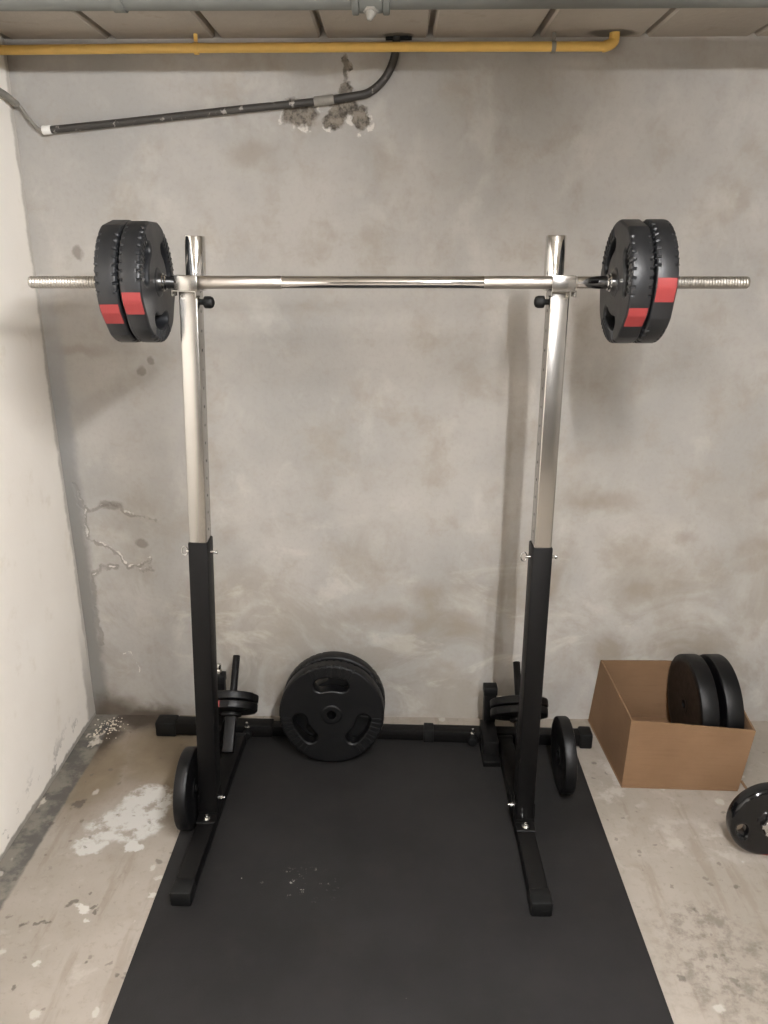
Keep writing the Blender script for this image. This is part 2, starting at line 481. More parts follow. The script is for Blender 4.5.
M_cond = simple('dirty_grey_conduit', (128, 124, 116), .6, 0, .4, 45)
M_white = simple('white_tape', (226, 224, 218), .6, 0, .1, 40)
M_hous = simple('white_enamel', (235, 235, 230), .4, 0, .03, 10)

def mat_mat():
    m = Mat('rubber_mat', .75, 0, .22)
    base = m.mix(m.step(m.noise(3, 5, .6), .3, .7), lin((28, 27, 27)), lin((35, 34, 34)))
    base = m.mix(m.math('MULTIPLY', m.step(m.noise(9, 5, .6), .5, .75), .3), base, lin((42, 40, 38)))
    dust = m.math('MULTIPLY', m.blob(m.warp(.1, 8), (-.25, 1.70, 0), (.13, .08, 9), 1.1, .3), m.step(m.noise(60, 4, .7), .6, .72))
    v = m.node('TexVoronoi'); v.inputs['Scale'].default_value = 11; m.lk(m.warp(.01, 60), v.inputs['Vector'])
    sep = m.node('SeparateColor'); m.lk(v.outputs['Color'], sep.inputs[0])
    sp = m.step(m.math('SUBTRACT', m.math('MULTIPLY', m.step(sep.outputs[1], .80, 1.0, False), .06), v.outputs['Distance']), 0, .02)
    base = m.mix(m.mx(m.math('MULTIPLY', dust, .5), m.math('MULTIPLY', sp, .7)), base, lin((190, 186, 178)))
    m.color(base).bump(m.noise(220, 3, .6), .2, .002)
    m.rough(m.math('MULTIPLY_ADD', m.noise(5, 4), .2, .55))
    return m.m
M_mat = mat_mat()

def mat_card():
    m = Mat('corrugated_cardboard', .85, 0, .25)
    base = m.mix(m.step(m.noise(4, 5, .6), .3, .7), lin((116, 90, 66)), lin((126, 99, 74)))
    base = m.mix(m.math('MULTIPLY', m.step(m.noise(40, 4, .6, vec=m.mul(m.coord(), .25, .25, 3)), .5, .72), .25), base, lin((100, 75, 53)))
    m.color(base).bump(m.noise(30, 4, .6, vec=m.mul(m.coord(), .15, .15, 4)), .2, .004)
    return m.m
M_card = mat_card()
M_cardedge = simple('cardboard_raw_edge', (204, 166, 124), .9, 0, .2, 60)

def emit(name, col, s):
    m = Mat(name)
    m.b.inputs['Emission Color'].default_value = col; m.b.inputs['Emission Strength'].default_value = s
    m.b.inputs['Base Color'].default_value = (.9, .9, .9, 1)
    return m.m

# ------------------------------------------------------------------ the setting
def grid_wall(name, o, u, v, nu, nv, amp, mat, seed, edge_fix=True):
    """A gently uneven plastered wall with a backing thickness."""
    bm = NB(); o = Vector(o); u = Vector(u); v = Vector(v); n = u.cross(v).normalized()
    V = [[None] * (nv + 1) for _ in range(nu + 1)]
    for i in range(nu + 1):
        for j in range(nv + 1):
            p = o + u * (i / nu) + v * (j / nv)
            d = mnoise.noise(p * 1.7 + Vector((seed, 0, 0))) + .5 * mnoise.noise(p * 4.3 + Vector((0, seed, 0)))
            V[i][j] = bm.verts.new(p + n * d * amp)
    for i in range(nu):
        for j in range(nv):
            bm.faces.new((V[i][j], V[i + 1][j], V[i + 1][j + 1], V[i][j + 1]))
    return tag(obj(name, bm, mat, ang=80), kind='structure')

def slab(name, mat, *b):
    bm = NB(); box(bm, *b)
    return tag(obj(name, bm, mat), kind='structure')

tag(grid_wall('wall_back', (XL - .1, D, -.05), (XR - XL + .2, 0, 0), (0, 0, CEIL + .15), 80, 54, .004, M_back, 3.1), 'grey rendered concrete wall behind the barbell rack', 'wall')
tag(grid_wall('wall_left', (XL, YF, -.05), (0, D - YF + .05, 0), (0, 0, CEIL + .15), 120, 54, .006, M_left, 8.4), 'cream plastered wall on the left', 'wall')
slab('wall_right', M_rightw, XR, XR + .1, YF - .1, D + .1, -.05, CEIL + .1)
slab('wall_front', M_front, XL - .1, XR + .1, YF - .1, YF, -.05, CEIL + .1)
tag(slab('floor', M_floor, XL - .1, XR + .1, YF - .1, D + .1, -.08, 0), 'worn beige concrete floor with stains', 'floor')
bm = NB()
xs = [-1.128 + .305 * k for k in range(-1, 13)]
for a, b in zip(xs, xs[1:]):
    box(bm, max(a + .008, XL - .1), b - .008, YF - .05, D + .05, CEIL, CEIL + .06, .006, 1)
box(bm, XL - .1, XR + .1, YF - .05, D + .05, CEIL + .03, CEIL + .12)
tag(obj('ceiling', bm, M_ceil), 'low ceiling of grey concrete planks with open joints', 'ceiling', kind='structure')

# ------------------------------------------------------------------ pipes and conduit
yp = empty('gas_pipe', (-.26, 2.476, 2.213), 'yellow painted pipe along the top of the back wall', 'pipe')
bm = NB(); tube(bm, [(XL + .004, 2.476, 2.211), (-.6, 2.476, 2.214), (0, 2.476, 2.215), (.575, 2.476, 2.214)], .0125, 20)
obj('pipe_run', bm, M_yellow, yp)
bm = NB(); tube(bm, [(.575, 2.476, 2.214)] + spline([(.58, 2.476, 2.214), (.594, 2.477, 2.219), (.604, 2.480, 2.227), (.606, 2.482, 2.24), (.606, 2.482, 2.2495)], 5), .0145, 20)
obj('elbow', bm, M_yellow, yp)
for x in (-.575, .43):
    bm = NB(); lathe(bm, [(.0125, 0), (.0155, 0), (.0155, .012), (.0125, .012)], Matrix.Translation((x, 2.476, 2.213)) @ Matrix.Rotation(PI / 2, 4, 'Y'), 24, True)
    box(bm, x + .001, x + .011, 2.472, 2.480, 2.23, 2.2495, .001, 1)
    obj('pipe_clamp', bm, M_yellow if x < 0 else M_cond, yp)

gp = empty('ceiling_pipe', (.2, 1.94, 2.198), 'grey pipe running along the ceiling in front of yellow pipe', 'pipe')
bm = NB(); tube(bm, [(XL + .004, 1.94, 2.198), (-.4, 1.94, 2.196), (.4, 1.94, 2.197), (XR - .004, 1.94, 2.198)], .03, 28)
obj('pipe_run', bm, M_pipe, gp)
bm = NB()
for a, b, r in ((-.085, -.033, .036), (-.1, -.085, .04), (-.033, -.018, .04)):
    cyl(bm, (a, 1.94, 2.196), (b, 1.94, 2.196), r, 28, .003)
obj('tee_fitting', bm, M_pipe, gp)
bm = NB(); cyl(bm, (-.059, 1.94, 2.175), (-.059, 1.93, 2.158), .017, 6, .003); cyl(bm, (-.059, 1.932, 2.160), (-.062, 1.926, 2.142), .012, 16, .003, .006)
obj('drain_plug', bm, M_cond, gp)
for x in (-.62, .9):
    bm = NB(); lathe(bm, [(.03, 0), (.034, 0), (.034, .025), (.03, .025)], Matrix.Translation((x, 1.94, 2.197)) @ Matrix.Rotation(PI / 2, 4, 'Y'), 24, True)
    cyl(bm, (x + .0125, 1.94, 2.23), (x + .0125, 1.94, 2.2495), .005, 10)
    obj('pipe_clamp', bm, M_pipe, gp)

cd = empty('electrical_conduit', (-.55, 2.505, 2.05), 'black conduit sloping across the back wall with looped cable end', 'conduit')
bm = NB(); tube(bm, spline([(-1.03, 2.508, 2.010), (-.8, 2.509, 2.031), (-.5, 2.508, 2.060), (-.225, 2.508, 2.084)], 6), .0105, 16)
obj('conduit_tube', bm, M_cable, cd)
bm = NB(); cyl(bm, (-.243, 2.508, 2.083), (-.185, 2.508, 2.089), .0135, 20, .002)
obj('coupling', bm, M_cond, cd)
bm = NB(); tube(bm, spline([(-.19, 2.508, 2.088), (-.14, 2.507, 2.095), (-.085, 2.510, 2.106), (-.04, 2.512, 2.140), (-.012, 2.513, 2.19), (-.003, 2.513, 2.249)], 8), .0115, 16)
obj('cable', bm, M_cable, cd)
bm = NB(); cyl(bm, (-1.048, 2.508, 2.009), (-1.022, 2.508, 2.011), .0125, 16, .001)
obj('tape_band', bm, M_white, cd)
bm = NB(); tube(bm, spline([(-1.045, 2.51, 2.008), (-1.065, 2.512, 2.016), (-1.09, 2.512, 2.046), (-1.108, 2.508, 2.075), (-1.117, 2.49, 2.083)], 8), .005, 10)
obj('thin_cable', bm, M_cond, cd)
bm = NB(); tube(bm, spline([(-1.115, 2.505, 2.078), (-1.118, 2.47, 2.088), (-1.122, 2.43, 2.096), (-1.122, 2.3, 2.105), (-1.122, 2.1, 2.11)], 6), .0105, 14)
obj('flexible_tail', bm, M_cond, cd)
bm = NB(); tube(bm, [(-.035, 2.513, 2.2445), (.0, 2.513, 2.2455), (.04, 2.513, 2.2445)], .005, 8); box(bm, -.012, .03, 2.505, 2.521, 2.243, 2.2495, .002, 1)
obj('cable_clip', bm, M_rub, cd)

# ------------------------------------------------------------------ rubber mat
MZ = .008
bm = NB(); box(bm, -.647, .637, 0.35, 2.44, .0005, MZ, .002, 2)
tag(obj('rubber_floor_mat', bm, M_mat), 'black rubber gym mat under the rack', 'mat')

# ------------------------------------------------------------------ the rack
YU = 1.957       # upright centre
rack = empty('squat_rack', (-.085, 2.1, MZ), 'adjustable squat rack with black base, steel posts and bar cups', 'squat rack')

def side(xb, xt, s, yb, yf, h, yaw):
    """One side of the rack: xb base x, xt top x, s = +1 when the inner side faces +X (left side)."""
    base = Vector((xb, yb, .05)); top = Vector((xt, YU, 1.577))
    m, L = frame(base, top)
    # foot
    my = Matrix.Translation((xb, yb, 0)) @ Matrix.Rotation(-yaw, 4, 'Z') @ Matrix.Translation((-xb, -yb, 0))
    bm = NB(); box(bm, xb - .026, xb + .026, yf + .03, 2.345, MZ, .050, .004, 2, my)
    foot = obj('foot', bm, M_black, rack)
    bm = NB(); box(bm, xb - .0285, xb + .0285, yf, yf + .055, MZ, .053, .005, 2, my)
    obj('foot_cap', bm, M_rub, foot)
    bm = NB(); box(bm, xb - .028, xb + .028, 2.33, 2.35, MZ, .052, .004, 2, my); obj('foot_cap', bm, M_rub, foot)
    # lower upright: hollow square tube
    a = .0265; d = .0325
    bo = NB(); box(bo, -a, a, -d, d, 0, h, .003)
    bi = NB(); box(bi, -.0240, .0240, -.030, .030, -.1, h + .1)
    bm = cut(bo, bi)
    for x0, x1, y0, y1 in ((-a - .002, a + .002, -d - .002, -d + .001), (-a - .002, a + .002, d - .001, d + .002), (-a - .002, -a + .001, -d, d), (a - .001, a + .002, -d, d)):
        box(bm, x0, x1, y0, y1, 0, .012)
    bm.transform(m)
    up = obj('upright', bm, M_black, rack)
    bm = NB(); box(bm, xb - .0285, xb + .0285, yb - .072, yb + .06, .050, .055, .0015, 1)
    for sx in (-1, 1):
        box(bm, xb + sx * .0285 - .002, xb + sx * .0285 + .002, yb - .027, yb + .027, .052, .115, .001, 1)
    obj('base_bracket', bm, M_black, up)
    def bolt(p, d, r=.008):
        p = Vector(p); d = Vector(d)
        b = NB(); cyl(b, p, p + d * .002, r * 1.5, 20); cyl(b, p + d * .002, p + d * .009, r, 6, .0008); cyl(b, p + d * .009, p + d * .016, r * .55, 12, .001)
        return b
    obj('bolt', bolt((xb, yb - .052, .055), (0, 0, 1)), M_bolt, up)
    obj('bolt', bolt((xb + s * .0305, yb, .09), (s, 0, 0), .006), M_bolt, up)
    # locking pin with ring through the upper end
    zc = h - .036
    bm = NB(); cyl(bm, (-.04, 0, zc), (.04, 0, zc), .004, 14, .001)
    cyl(bm, (.04, 0, zc), (.046, 0, zc), .0055, 14, .001)
    ring = [(-(.036 + .008 * (1 - math.cos(q))), .0, zc + .013 * math.sin(q)) for q in [2 * PI * k / 20 for k in range(21)]]
    tube(bm, ring, .0014, 8)
    bm.transform(m); obj('locking_pin', bm, M_bolt, up)
    # inner post with its row of holes
    q = .0232; qd = .029
    bo = NB(); box(bo, -q, q, -qd, qd, .62, L, .004, 3)
    bi = NB(); box(bi, -q + .002, q - .002, -qd + .002, qd - .002, .5, L - .004)
    bm = cut(bo, bi)
    bh = NB()
    for k in range(14):
        cyl(bh, (-.05, 0, .91 + .0475 * k), (.05, 0, .91 + .0475 * k), .0042, 14)
    bm = cut(bm, bh)
    bm.transform(m)
    post = obj('inner_post', bm, M_tube, rack)
    # bar cup: floor, back plate, front lip, cheeks
    w = .029
    bm = NB()
    mt = Matrix.Translation(top) @ Matrix.Rotation(math.atan2(xt - xb, 1.527), 4, 'Y')
    box(bm, -w, w, -.072, .040, 0, .004, .001, 1, mt)
    lo = .007 if s > 0 else 0
    box(bm, -w + lo, w + lo - .003, -.072, -.067, .001, .037, .0015, 2, mt)
    box(bm, -w, w, -.0285, -.0245, .001, .037, .0015, 2, mt)
    for sx in (-1, 1):
        b = NB()
        pr = [(-.072, -.014), (-.022, -.014), (-.022, .004), (-.072, .004)]
        box(b, sx * (w - .0015) - .0015, sx * (w - .0015) + .0015, -.07, -.027, -.012, .004, .0008, 1, mt)
        merge(bm, b)
    obj('bar_cup', bm, M_tube, post)
    bm = NB(); lathe(bm, [(.0225, 0), (.0245, .0), (.0245, .123), (.0235, .125), (.0225, .125), (.0215, .123), (.0215, .0)], mt @ Matrix.Translation((s * .010, .016, .002)), 48)
    obj('guard_post', bm, M_chrome, post)
    bm = NB(); mk = mt @ Matrix.Translation((s * (q + .002), .0, -.026)) @ Matrix.Rotation(s * PI / 2, 4, 'Y')
    lathe(bm, [(0, -.002), (.007, -.002), (.007, .006), (.0135, .007), (.0148, .010), (.0148, .022), (.012, .028), (.006, .031), (0, .0315)], mk, 28)
    obj('locking_knob', bm, M_rub, post)

side(-.562, -.503, 1, 1.955, 1.617, .880, .018)
side(.389, .392, -1, 1.936, 1.598, .873, 0)

# back crossbar: two outer sleeves on an inner tube, slightly out of square with the wall
CA = Vector((-.865, 2.420, 0)); CB = Vector((.700, 2.368, 0))
def cb(x): return CA.lerp(CB, (x - CA.x) / (CB.x - CA.x))
ang = math.atan2(CB.y - CA.y, CB.x - CA.x)
def cbox(bm, x0, x1, hw, z0, z1, bev=.003):
    c = (cb(x0) + cb(x1)) / 2; L = (cb(x1) - cb(x0)).length
    return box(bm, -L / 2, L / 2, -hw, hw, z0, z1, bev, 2, Matrix.Translation(c) @ Matrix.Rotation(ang, 4, 'Z'))
bm = cbox(NB(), -.52, .14, .020, .011, .051)
cross = obj('crossbar', bm, M_black, rack)
bm = cbox(NB(), -.84, -.44, .0245, MZ, .056); obj('outer_sleeve', bm, M_black, cross)
bm = cbox(NB(), .12, .672, .0225, MZ, .053); obj('outer_sleeve', bm, M_black, cross)
bm = cbox(NB(), .105, .14, .026, MZ, .0565); obj('sleeve_collar', bm, M_rub, cross)
for x0, x1 in ((-.865, -.79), (.655, .700)):
    bm = cbox(NB(), x0, x1, .029, .0005, .060, .007); obj('end_cap', bm, M_rub, cross)
for x in (.277, -.528):
    p = cb(x)
    bm = NB(); cyl(bm, (p.x, p.y - .024, .030), (p.x - .002, p.y - .05, .028), .0165, 20, .004); obj('sleeve_knob', bm, M_rub, cross)
    bm = NB(); cyl(bm, (p.x, p.y - .030, .044), (p.x, p.y - .034, .075), .0045, 12, .001); lathe(bm, [(.004, 0), (.009, .002), (.009, .006), (.004, .008)], Matrix.Translation((p.x, p.y - .032, .05)), 6)
    obj('pull_pin', bm, M_bolt, cross)

# storage pegs leaning back, with their brackets, and the stub posts beside them
TILT = R(42)
AX = Vector((0, math.sin(TILT), math.cos(TILT)))
PEG = {'l': Vector((-.559, 2.30, .179)), 'r': Vector((.428, 2.30, .168))}
for k, xs_ in (('l', -.567), ('r', .388)):
    c = PEG[k]
    bm = NB(); cyl(bm, c - AX * .10, c + AX * (.185 if k == 'l' else .18), .0125, 20, .002)
    peg = obj('storage_peg', bm, M_tube if False else M_black, rack)
    bm = NB(); cyl(bm, c - AX * .026, c - AX * .0125, .034, 28, .003); obj('peg_flange', bm, M_black, peg)
    bm = NB(); m_, L_ = frame(c - AX * .145, c - AX * .024)
    box(bm, -.018, .018, -.016, .016, 0, L_, .003, 2, m_)
    obj('peg_bracket', bm, M_black, peg)
def stub(x0, x1, y0, y1, ztop, s):
    bm = NB(); box(bm, x0, x1, y0, y1, .02, ztop, .003); st = obj('stub_post', bm, M_black, rack)
    bm = NB(); box(bm, x0 - .003, x1 + .003, y0 - .003, y1 + .003, ztop - .028, ztop + .003, .003); obj('post_cap', bm, M_rub, st)
    bm = NB(); box(bm, x0 - .012, x1 - .002, y0 - .125, y1 - .02, .02, .078, .004); box(bm, x0 - .016, x1 + .002, y0 - .165, y1 - .02, MZ, .030, .003)
    obj('post_bracket', bm, M_black, st)
    return st
stub(.318, .360, 2.39, 2.425, .212, -1)
st = stub(-.650, -.610, 2.415, 2.45, .235, 1)
bm = NB(); cyl(bm, (-.630, 2.432, .238), (-.628, 2.434, .256), .011, 6, .002); cyl(bm, (-.628, 2.434, .256), (-.626, 2.436, .276), .008, 16, .002)
obj('wing_bolt', bm, M_bolt, st)

# ------------------------------------------------------------------ weight plates
def grip_plate(name, Rr, t, mat, hole_r=.0155, kidney=(.60, .016, .66), teeth=True, red=True, red_ang=270, k0=90, red_half=11, dome=False, kspan=23, kround=False, hub=.002, facet=True):
    """A tri-grip plate about local Z, centred. Returns the thing (a mesh) with children."""
    pts = []; n = 720
    for i in range(n):
        th = 360 * i / n
        r = Rr
        dk = min(abs((th - (k0 + 120 * j) + 180) % 360 - 180) for j in range(3))
        dr = min(abs((th - (k0 + 60 + 120 * j) + 180) % 360 - 180) for j in range(3))
        if teeth and dk < 33:
            r -= .0030 * max(0, math.cos(2 * PI * th / 8) - .55) / .45
        if facet and dr < 17:       # flat facet
            r = min(r, Rr * math.cos(R(17)) / math.cos(R(dr)) + Rr * .012)
        pts.append((r * math.cos(R(th)), r * math.sin(R(th))))
    holes = []
    for j in range(3):
        ck = R(k0 + 120 * j); rm = kidney[2] * Rr; hw = kidney[1] * Rr / .14; sp = R(kspan)
        poly = []
        if kround:
            for q in range(24):
                a = 2 * PI * q / 24
                u, v = hw * 1.0 * math.cos(a), hw * 1.5 * math.sin(a)
                poly.append((rm * math.cos(ck) + u * math.cos(ck) - v * math.sin(ck), rm * math.sin(ck) + u * math.sin(ck) + v * math.cos(ck)))
        else:
            for q in range(13): a = ck - sp + 2 * sp * q / 12; poly.append(((rm + hw) * math.cos(a), (rm + hw) * math.sin(a)))
            e = (rm * math.cos(ck + sp), rm * math.sin(ck + sp))
            for q in range(1, 8): a = ck + sp + PI * q / 8; poly.append((e[0] + hw * math.cos(a), e[1] + hw * math.sin(a)))
            for q in range(13): a = ck + sp - 2 * sp * q / 12; poly.append(((rm - hw) * math.cos(a), (rm - hw) * math.sin(a)))
            e = (rm * math.cos(ck - sp), rm * math.sin(ck - sp))
            for q in range(1, 8): a = ck - sp + PI + PI * q / 8; poly.append((e[0] + hw * math.cos(a), e[1] + hw * math.sin(a)))
        holes.append(poly)
    holes.append([(hole_r * math.cos(2 * PI * q / 28), hole_r * math.sin(2 * PI * q / 28)) for q in range(28)])
    if dome: pts = [(Rr * math.cos(R(th)), Rr * math.sin(R(th))) for th in range(360)]
    bm = flat_solid(pts, holes, t, min(.006, t * .16) if not dome else .011)
    if teeth:   # a smooth band round the middle of the rim: the notches show at the two faces
        pts2 = []
        for i in range(240):
            th = 1.5 * i
            dr = min(abs((th - (k0 + 60 + 120 * j) + 180) % 360 - 180) for j in range(3))
            r = Rr if dr >= 17 or not facet else min(Rr, Rr * math.cos(R(17)) / math.cos(R(dr)) + Rr * .012)
            pts2.append(((r + .0002) * math.cos(R(th)), (r + .0002) * math.sin(R(th))))
        merge(bm, flat_solid(pts2, [[((Rr - .012) * math.cos(2 * PI * q / 60), (Rr - .012) * math.sin(2 * PI * q / 60)) for q in range(60)]], t * .66, .003))
    # hub cone and ring, on both faces
    for s in (1, -1):
        z = s * t / 2
        lathe(bm, [(hole_r, z - s * .004), (hole_r, z + s * hub * .8), (hole_r + .003, z + s * hub), (.030, z + s * hub), (.034, z + s * hub * .4), (.036, z - s * .001)] if not dome else
                  [(hole_r, z - s * .004), (hole_r, z + s * .003), (.03, z + s * .003), (.32 * Rr, z + s * .002), (.38 * Rr, z - s * .001)], None, 48)
        if teeth:   # ribs between each grip and the rim
            for j in range(3):
                for q in range(-4, 5):
                    th = R(k0 + 120 * j + q * 6.2)
                    r0 = (kidney[2] * Rr + kidney[1] * Rr / .14 + .003); r1 = Rr - .007
                    b = NB(); box(b, r0, r1, -.0024, .0024, z - .002 if s > 0 else z - hub, z + hub if s > 0 else z + .002, .0009, 1, Matrix.Rotation(th, 4, 'Z'))
                    merge(bm, b)
    o = obj(name, bm, mat, ang=30)
    for p in o.data.polygons:      # the two faces are flat
        if abs(p.normal.z) > .995: p.use_smooth = False
    if red:
        b = NB(); hw_ = t / 2 - .001; N = 10
        ra = red_ang
        def rad(th):
            d = min(abs((th - (k0 + 60 + 120 * j) + 180) % 360 - 180) for j in range(3))
            return (min(Rr, Rr * math.cos(R(17)) / math.cos(R(d)) + Rr * .012) if facet and d < 17 else Rr) + .0006
        cols = []
        for q in range(N + 1):
            th = ra - red_half + 2 * red_half * q / N
            c_ = [(rad(th) - .005, -hw_ - .0004), (rad(th) - .0018, -hw_ * .93), (rad(th), -hw_ * .84), (rad(th), hw_ * .84), (rad(th) - .0018, hw_ * .93), (rad(th) - .005, hw_ + .0004)]
            cols.append([b.verts.new((r * math.cos(R(th)), r * math.sin(R(th)), z)) for r, z in c_])
        for p, q2 in zip(cols, cols[1:]):
            for i in range(5): b.faces.new((p[i], p[i + 1], q2[i + 1], q2[i]))
        me = bpy.data.meshes.new('red_marker'); bmesh.ops.recalc_face_normals(b, faces=b.faces[:]); b.to_mesh(me); b.free()
        obj('red_marker', me, M_red, o, local=True, label='red marker block on the rim')
    return o

def round_plate(name, Rr, t, mat, hole_r=.0145, ring=True):
    prof = [(hole_r, -t / 2), (.03, -t / 2 - .0), (.031, -t / 2 + .0015), (Rr * .80, -t / 2 + .0015), (Rr * .84, -t / 2), (Rr - .007, -t / 2), (Rr - .002, -t / 2 + .002), (Rr, -t / 2 + .007),
            (Rr, t / 2 - .007), (Rr - .002, t / 2 - .002), (Rr - .007, t / 2), (Rr * .84, t / 2), (Rr * .80, t / 2 - .0015), (.031, t / 2 - .0015), (.03, t / 2), (hole_r, t / 2)]
    bm = lathe(NB(), prof, None, 72, True)
    return obj(name, bm, mat, ang=40)

def place(center, normal, spin):
    """Local Z -> normal; spin (deg) turns the plate about its axis; at spin 0 local Y is as near up as it can be."""
    z = Vector(normal).normalized()
    up = Vector((0, 0, 1)); y = (up - z * up.dot(z))
    if y.length < .1: y = Vector((0, 1, 0)) - z * z.y
    y.normalize(); x = y.cross(z)
    m = Matrix((x, y, z)).transposed().to_4x4(); m.translation = Vector(center)
    return m @ Matrix.Rotation(R(spin), 4, 'Z')

BARC = Vector((-.024, 1.911, 1.598))
# the four plates on the bar. For normal +X, local x = world +Y, local y = up: angle 180 faces the camera.
G = 'grip plates on the barbell'
p0 = grip_plate('weight_plate', .140, .0490, M_plate, .0155, red_ang=198, k0=30)
set_world(p0, place((-.5905, BARC.y, BARC.z), (1, 0, 0), 0))
tag(p0, 'black grip plate on barbell left end, nearer to the rack post', 'weight plate', G)
p1 = copy_tree(p0, place((-.6445, BARC.y, BARC.z), (1, 0, 0), 11)); tag(p1, 'black grip plate outermost on barbell left end', 'weight plate', G)
p2 = copy_tree(p0, place((.5385, BARC.y, BARC.z), (1, 0, 0), 14)); tag(p2, 'black grip plate on barbell right end, nearer to the rack post', 'weight plate', G)
p3 = copy_tree(p0, place((.5925, BARC.y, BARC.z), (1, 0, 0), -13)); tag(p3, 'black grip plate outermost on barbell right end', 'weight plate', G)

# the pair leaning on the crossbar
a = R(6)
nrm = Vector((0, -math.cos(a), math.sin(a)))
c0 = Vector((-.212, 2.230, MZ + .0064)) + .177 * Vector((0, math.sin(a), math.cos(a)))
b0 = grip_plate('large_weight_plate', .177, .052, M_disc, .0155, teeth=True, red=True, red_ang=270, k0=90, red_half=6, kidney=(.6, .018, .62), kspan=19, facet=False)
set_world(b0, place(c0 - nrm * .028, nrm, 0))
tag(b0, 'large black grip plate leaning upright on the mat against another plate', 'weight plate', 'large plates leaning on the crossbar')
b1 = copy_tree(b0, place(c0 - nrm * .0905 + Vector((.002, 0, .0064)), nrm, 40)); tag(b1, 'large black plate sandwiched behind the front plate against crossbar', 'weight plate', 'large plates leaning on the crossbar')

# leaning by the feet
s0 = round_plate('weight_plate', .121, .038, M_disc)
set_world(s0, place((-.622, 1.957, .0005 + .121), (1, 0, 0), 0)); tag(s0, 'black plate on edge beside the left rack upright', 'weight plate', 'plates standing by the rack feet')
s1 = copy_tree(s0, place((.5465, 2.13, MZ + .1215), (1, 0, .02), 0)); tag(s1, 'black plate on edge outside the right rack upright', 'weight plate', 'plates standing by the rack feet')

# discs on the storage pegs
d0 = grip_plate('small_weight_plate', .088, .0265, M_disc, .0135, teeth=False, red=True, red_ang=255, k0=90, red_half=9, kidney=(.5, .010, .62), kspan=14)
set_world(d0, place(PEG['l'] + AX * .0035, AX, 168))
tag(d0, 'small black disc with red marker, lower on left storage peg', 'weight plate', 'small discs on the storage pegs')
d1 = copy_tree(d0, place(PEG['l'] + AX * .0345, AX, 15)); tag(d1, 'small black disc on top at the left storage peg', 'weight plate', 'small discs on the storage pegs')
d2 = grip_plate('small_weight_plate', .099, .0265, M_disc, .0135, teeth=False, red=False, k0=90, kidney=(.5, .010, .62), kspan=14)
set_world(d2, place(PEG['r'] + AX * .0035, AX, 20)); tag(d2, 'small black disc, lower one behind the right upright', 'weight plate', 'small discs on the storage pegs')
d3 = copy_tree(d2, place(PEG['r'] + AX * .0345, AX, 60)); tag(d3, 'small black disc on top at the right storage peg', 'weight plate', 'small discs on the storage pegs')

# ------------------------------------------------------------------ barbell
bar = empty('barbell_bar', BARC, 'chrome straight barbell bar resting in the rack cups', 'barbell')
XA, XB = -.876, .828
by, bz = BARC.y, BARC.z
bm = NB(); cyl(bm, (-.565, by, bz), (.512, by, bz), .0148, 40, .001); obj('shaft', bm, M_chrome, bar)
for x0, x1 in ((-.497, -.272), (.206, .425)):
    bm = NB(); cyl(bm, (x0, by, bz), (x1, by, bz), .01492, 40, .0004); obj('knurled_grip', bm, M_knurl, bar)
def threaded(x0, x1):
    bm = NB(); prof = []; L = abs(x1 - x0); n = int(L / .0066)
    prof.append((0, 0)); prof.append((.012, 0))
    for i in range(n):
        z = .001 + i * (L - .003) / n; p = (L - .003) / n
        prof += [(.0131, z), (.0142, z + p * .3), (.0142, z + p * .62), (.0131, z + p * .92)]
    prof += [(.012, L), (0, L)]
    m_, _ = frame((x0, by, bz), (x1, by, bz))
    lathe(bm, prof, m_, 28)
    return bm
obj('threaded_end', threaded(-.563, XA), M_thread, bar, ang=20)
obj('threaded_end', threaded(.510, XB), M_thread, bar, ang=20)
for x, s in ((-.5633, 1), (.5113, -1)):
    bm = NB()
    m_ = Matrix.Translation((x, by, bz)) @ Matrix.Rotation(s * PI / 2, 4, 'Y')
    lathe(bm, [(.0148, 0), (.021, 0), (.021, .008), (.018, .010), (.018, .014), (.0148, .016)], m_, 32)
    obj('inner_collar', bm, M_chrome, bar)

# ------------------------------------------------------------------ carton with two plates
BX0, BX1, BY0, BY1, BH = .748, 1.128, 2.140, 2.521, .254
bx = empty('cardboard_box', ((BX0 + BX1) / 2, (BY0 + BY1) / 2, 0), 'open brown cardboard box on the floor by the back wall', 'box')
T = .005
def panel(p00, p10, p11, p01, inn, jag=.0025, seed=0, warp_=.004):
    """A slightly buckled board: bottom-left, bottom-right, top-right, top-left; inn = inward direction."""
    P = [Vector(p) for p in (p00, p10, p11, p01)]; inn = Vector(inn); bm = NB(); nu, nv = 24, 12
    A = []; B = []
    for i in range(nu + 1):
        ra, rb = [], []
        for j in range(nv + 1):
            u, v = i / nu, j / nv
            p = (P[0] * (1 - u) + P[1] * u) * (1 - v) + (P[3] * (1 - u) + P[2] * u) * v
            wob = mnoise.noise(Vector((u * 2.5 + seed, v * 1.5, 0))) * warp_ * math.sin(PI * u) * v
            p = p - inn * max(wob, -.001)
            if j == nv: p.z += mnoise.noise(Vector((u * 9 + seed, 3, 0))) * jag
            ra.append(bm.verts.new(p)); rb.append(bm.verts.new(p + inn * T))
        A.append(ra); B.append(rb)
    for i in range(nu):
        for j in range(nv):
            bm.faces.new((A[i][j], A[i + 1][j], A[i + 1][j + 1], A[i][j + 1]))
            bm.faces.new((B[i][j], B[i][j + 1], B[i + 1][j + 1], B[i + 1][j]))
        bm.faces.new((A[i][nv], A[i + 1][nv], B[i + 1][nv], B[i][nv])); bm.faces.new((A[i][0], B[i][0], B[i + 1][0], A[i + 1][0]))
    for j in range(nv):
        bm.faces.new((A[0][j], A[0][j + 1], B[0][j + 1], B[0][j])); bm.faces.new((A[nu][j], B[nu][j], B[nu][j + 1], A[nu][j + 1]))
    return bm
f = .018
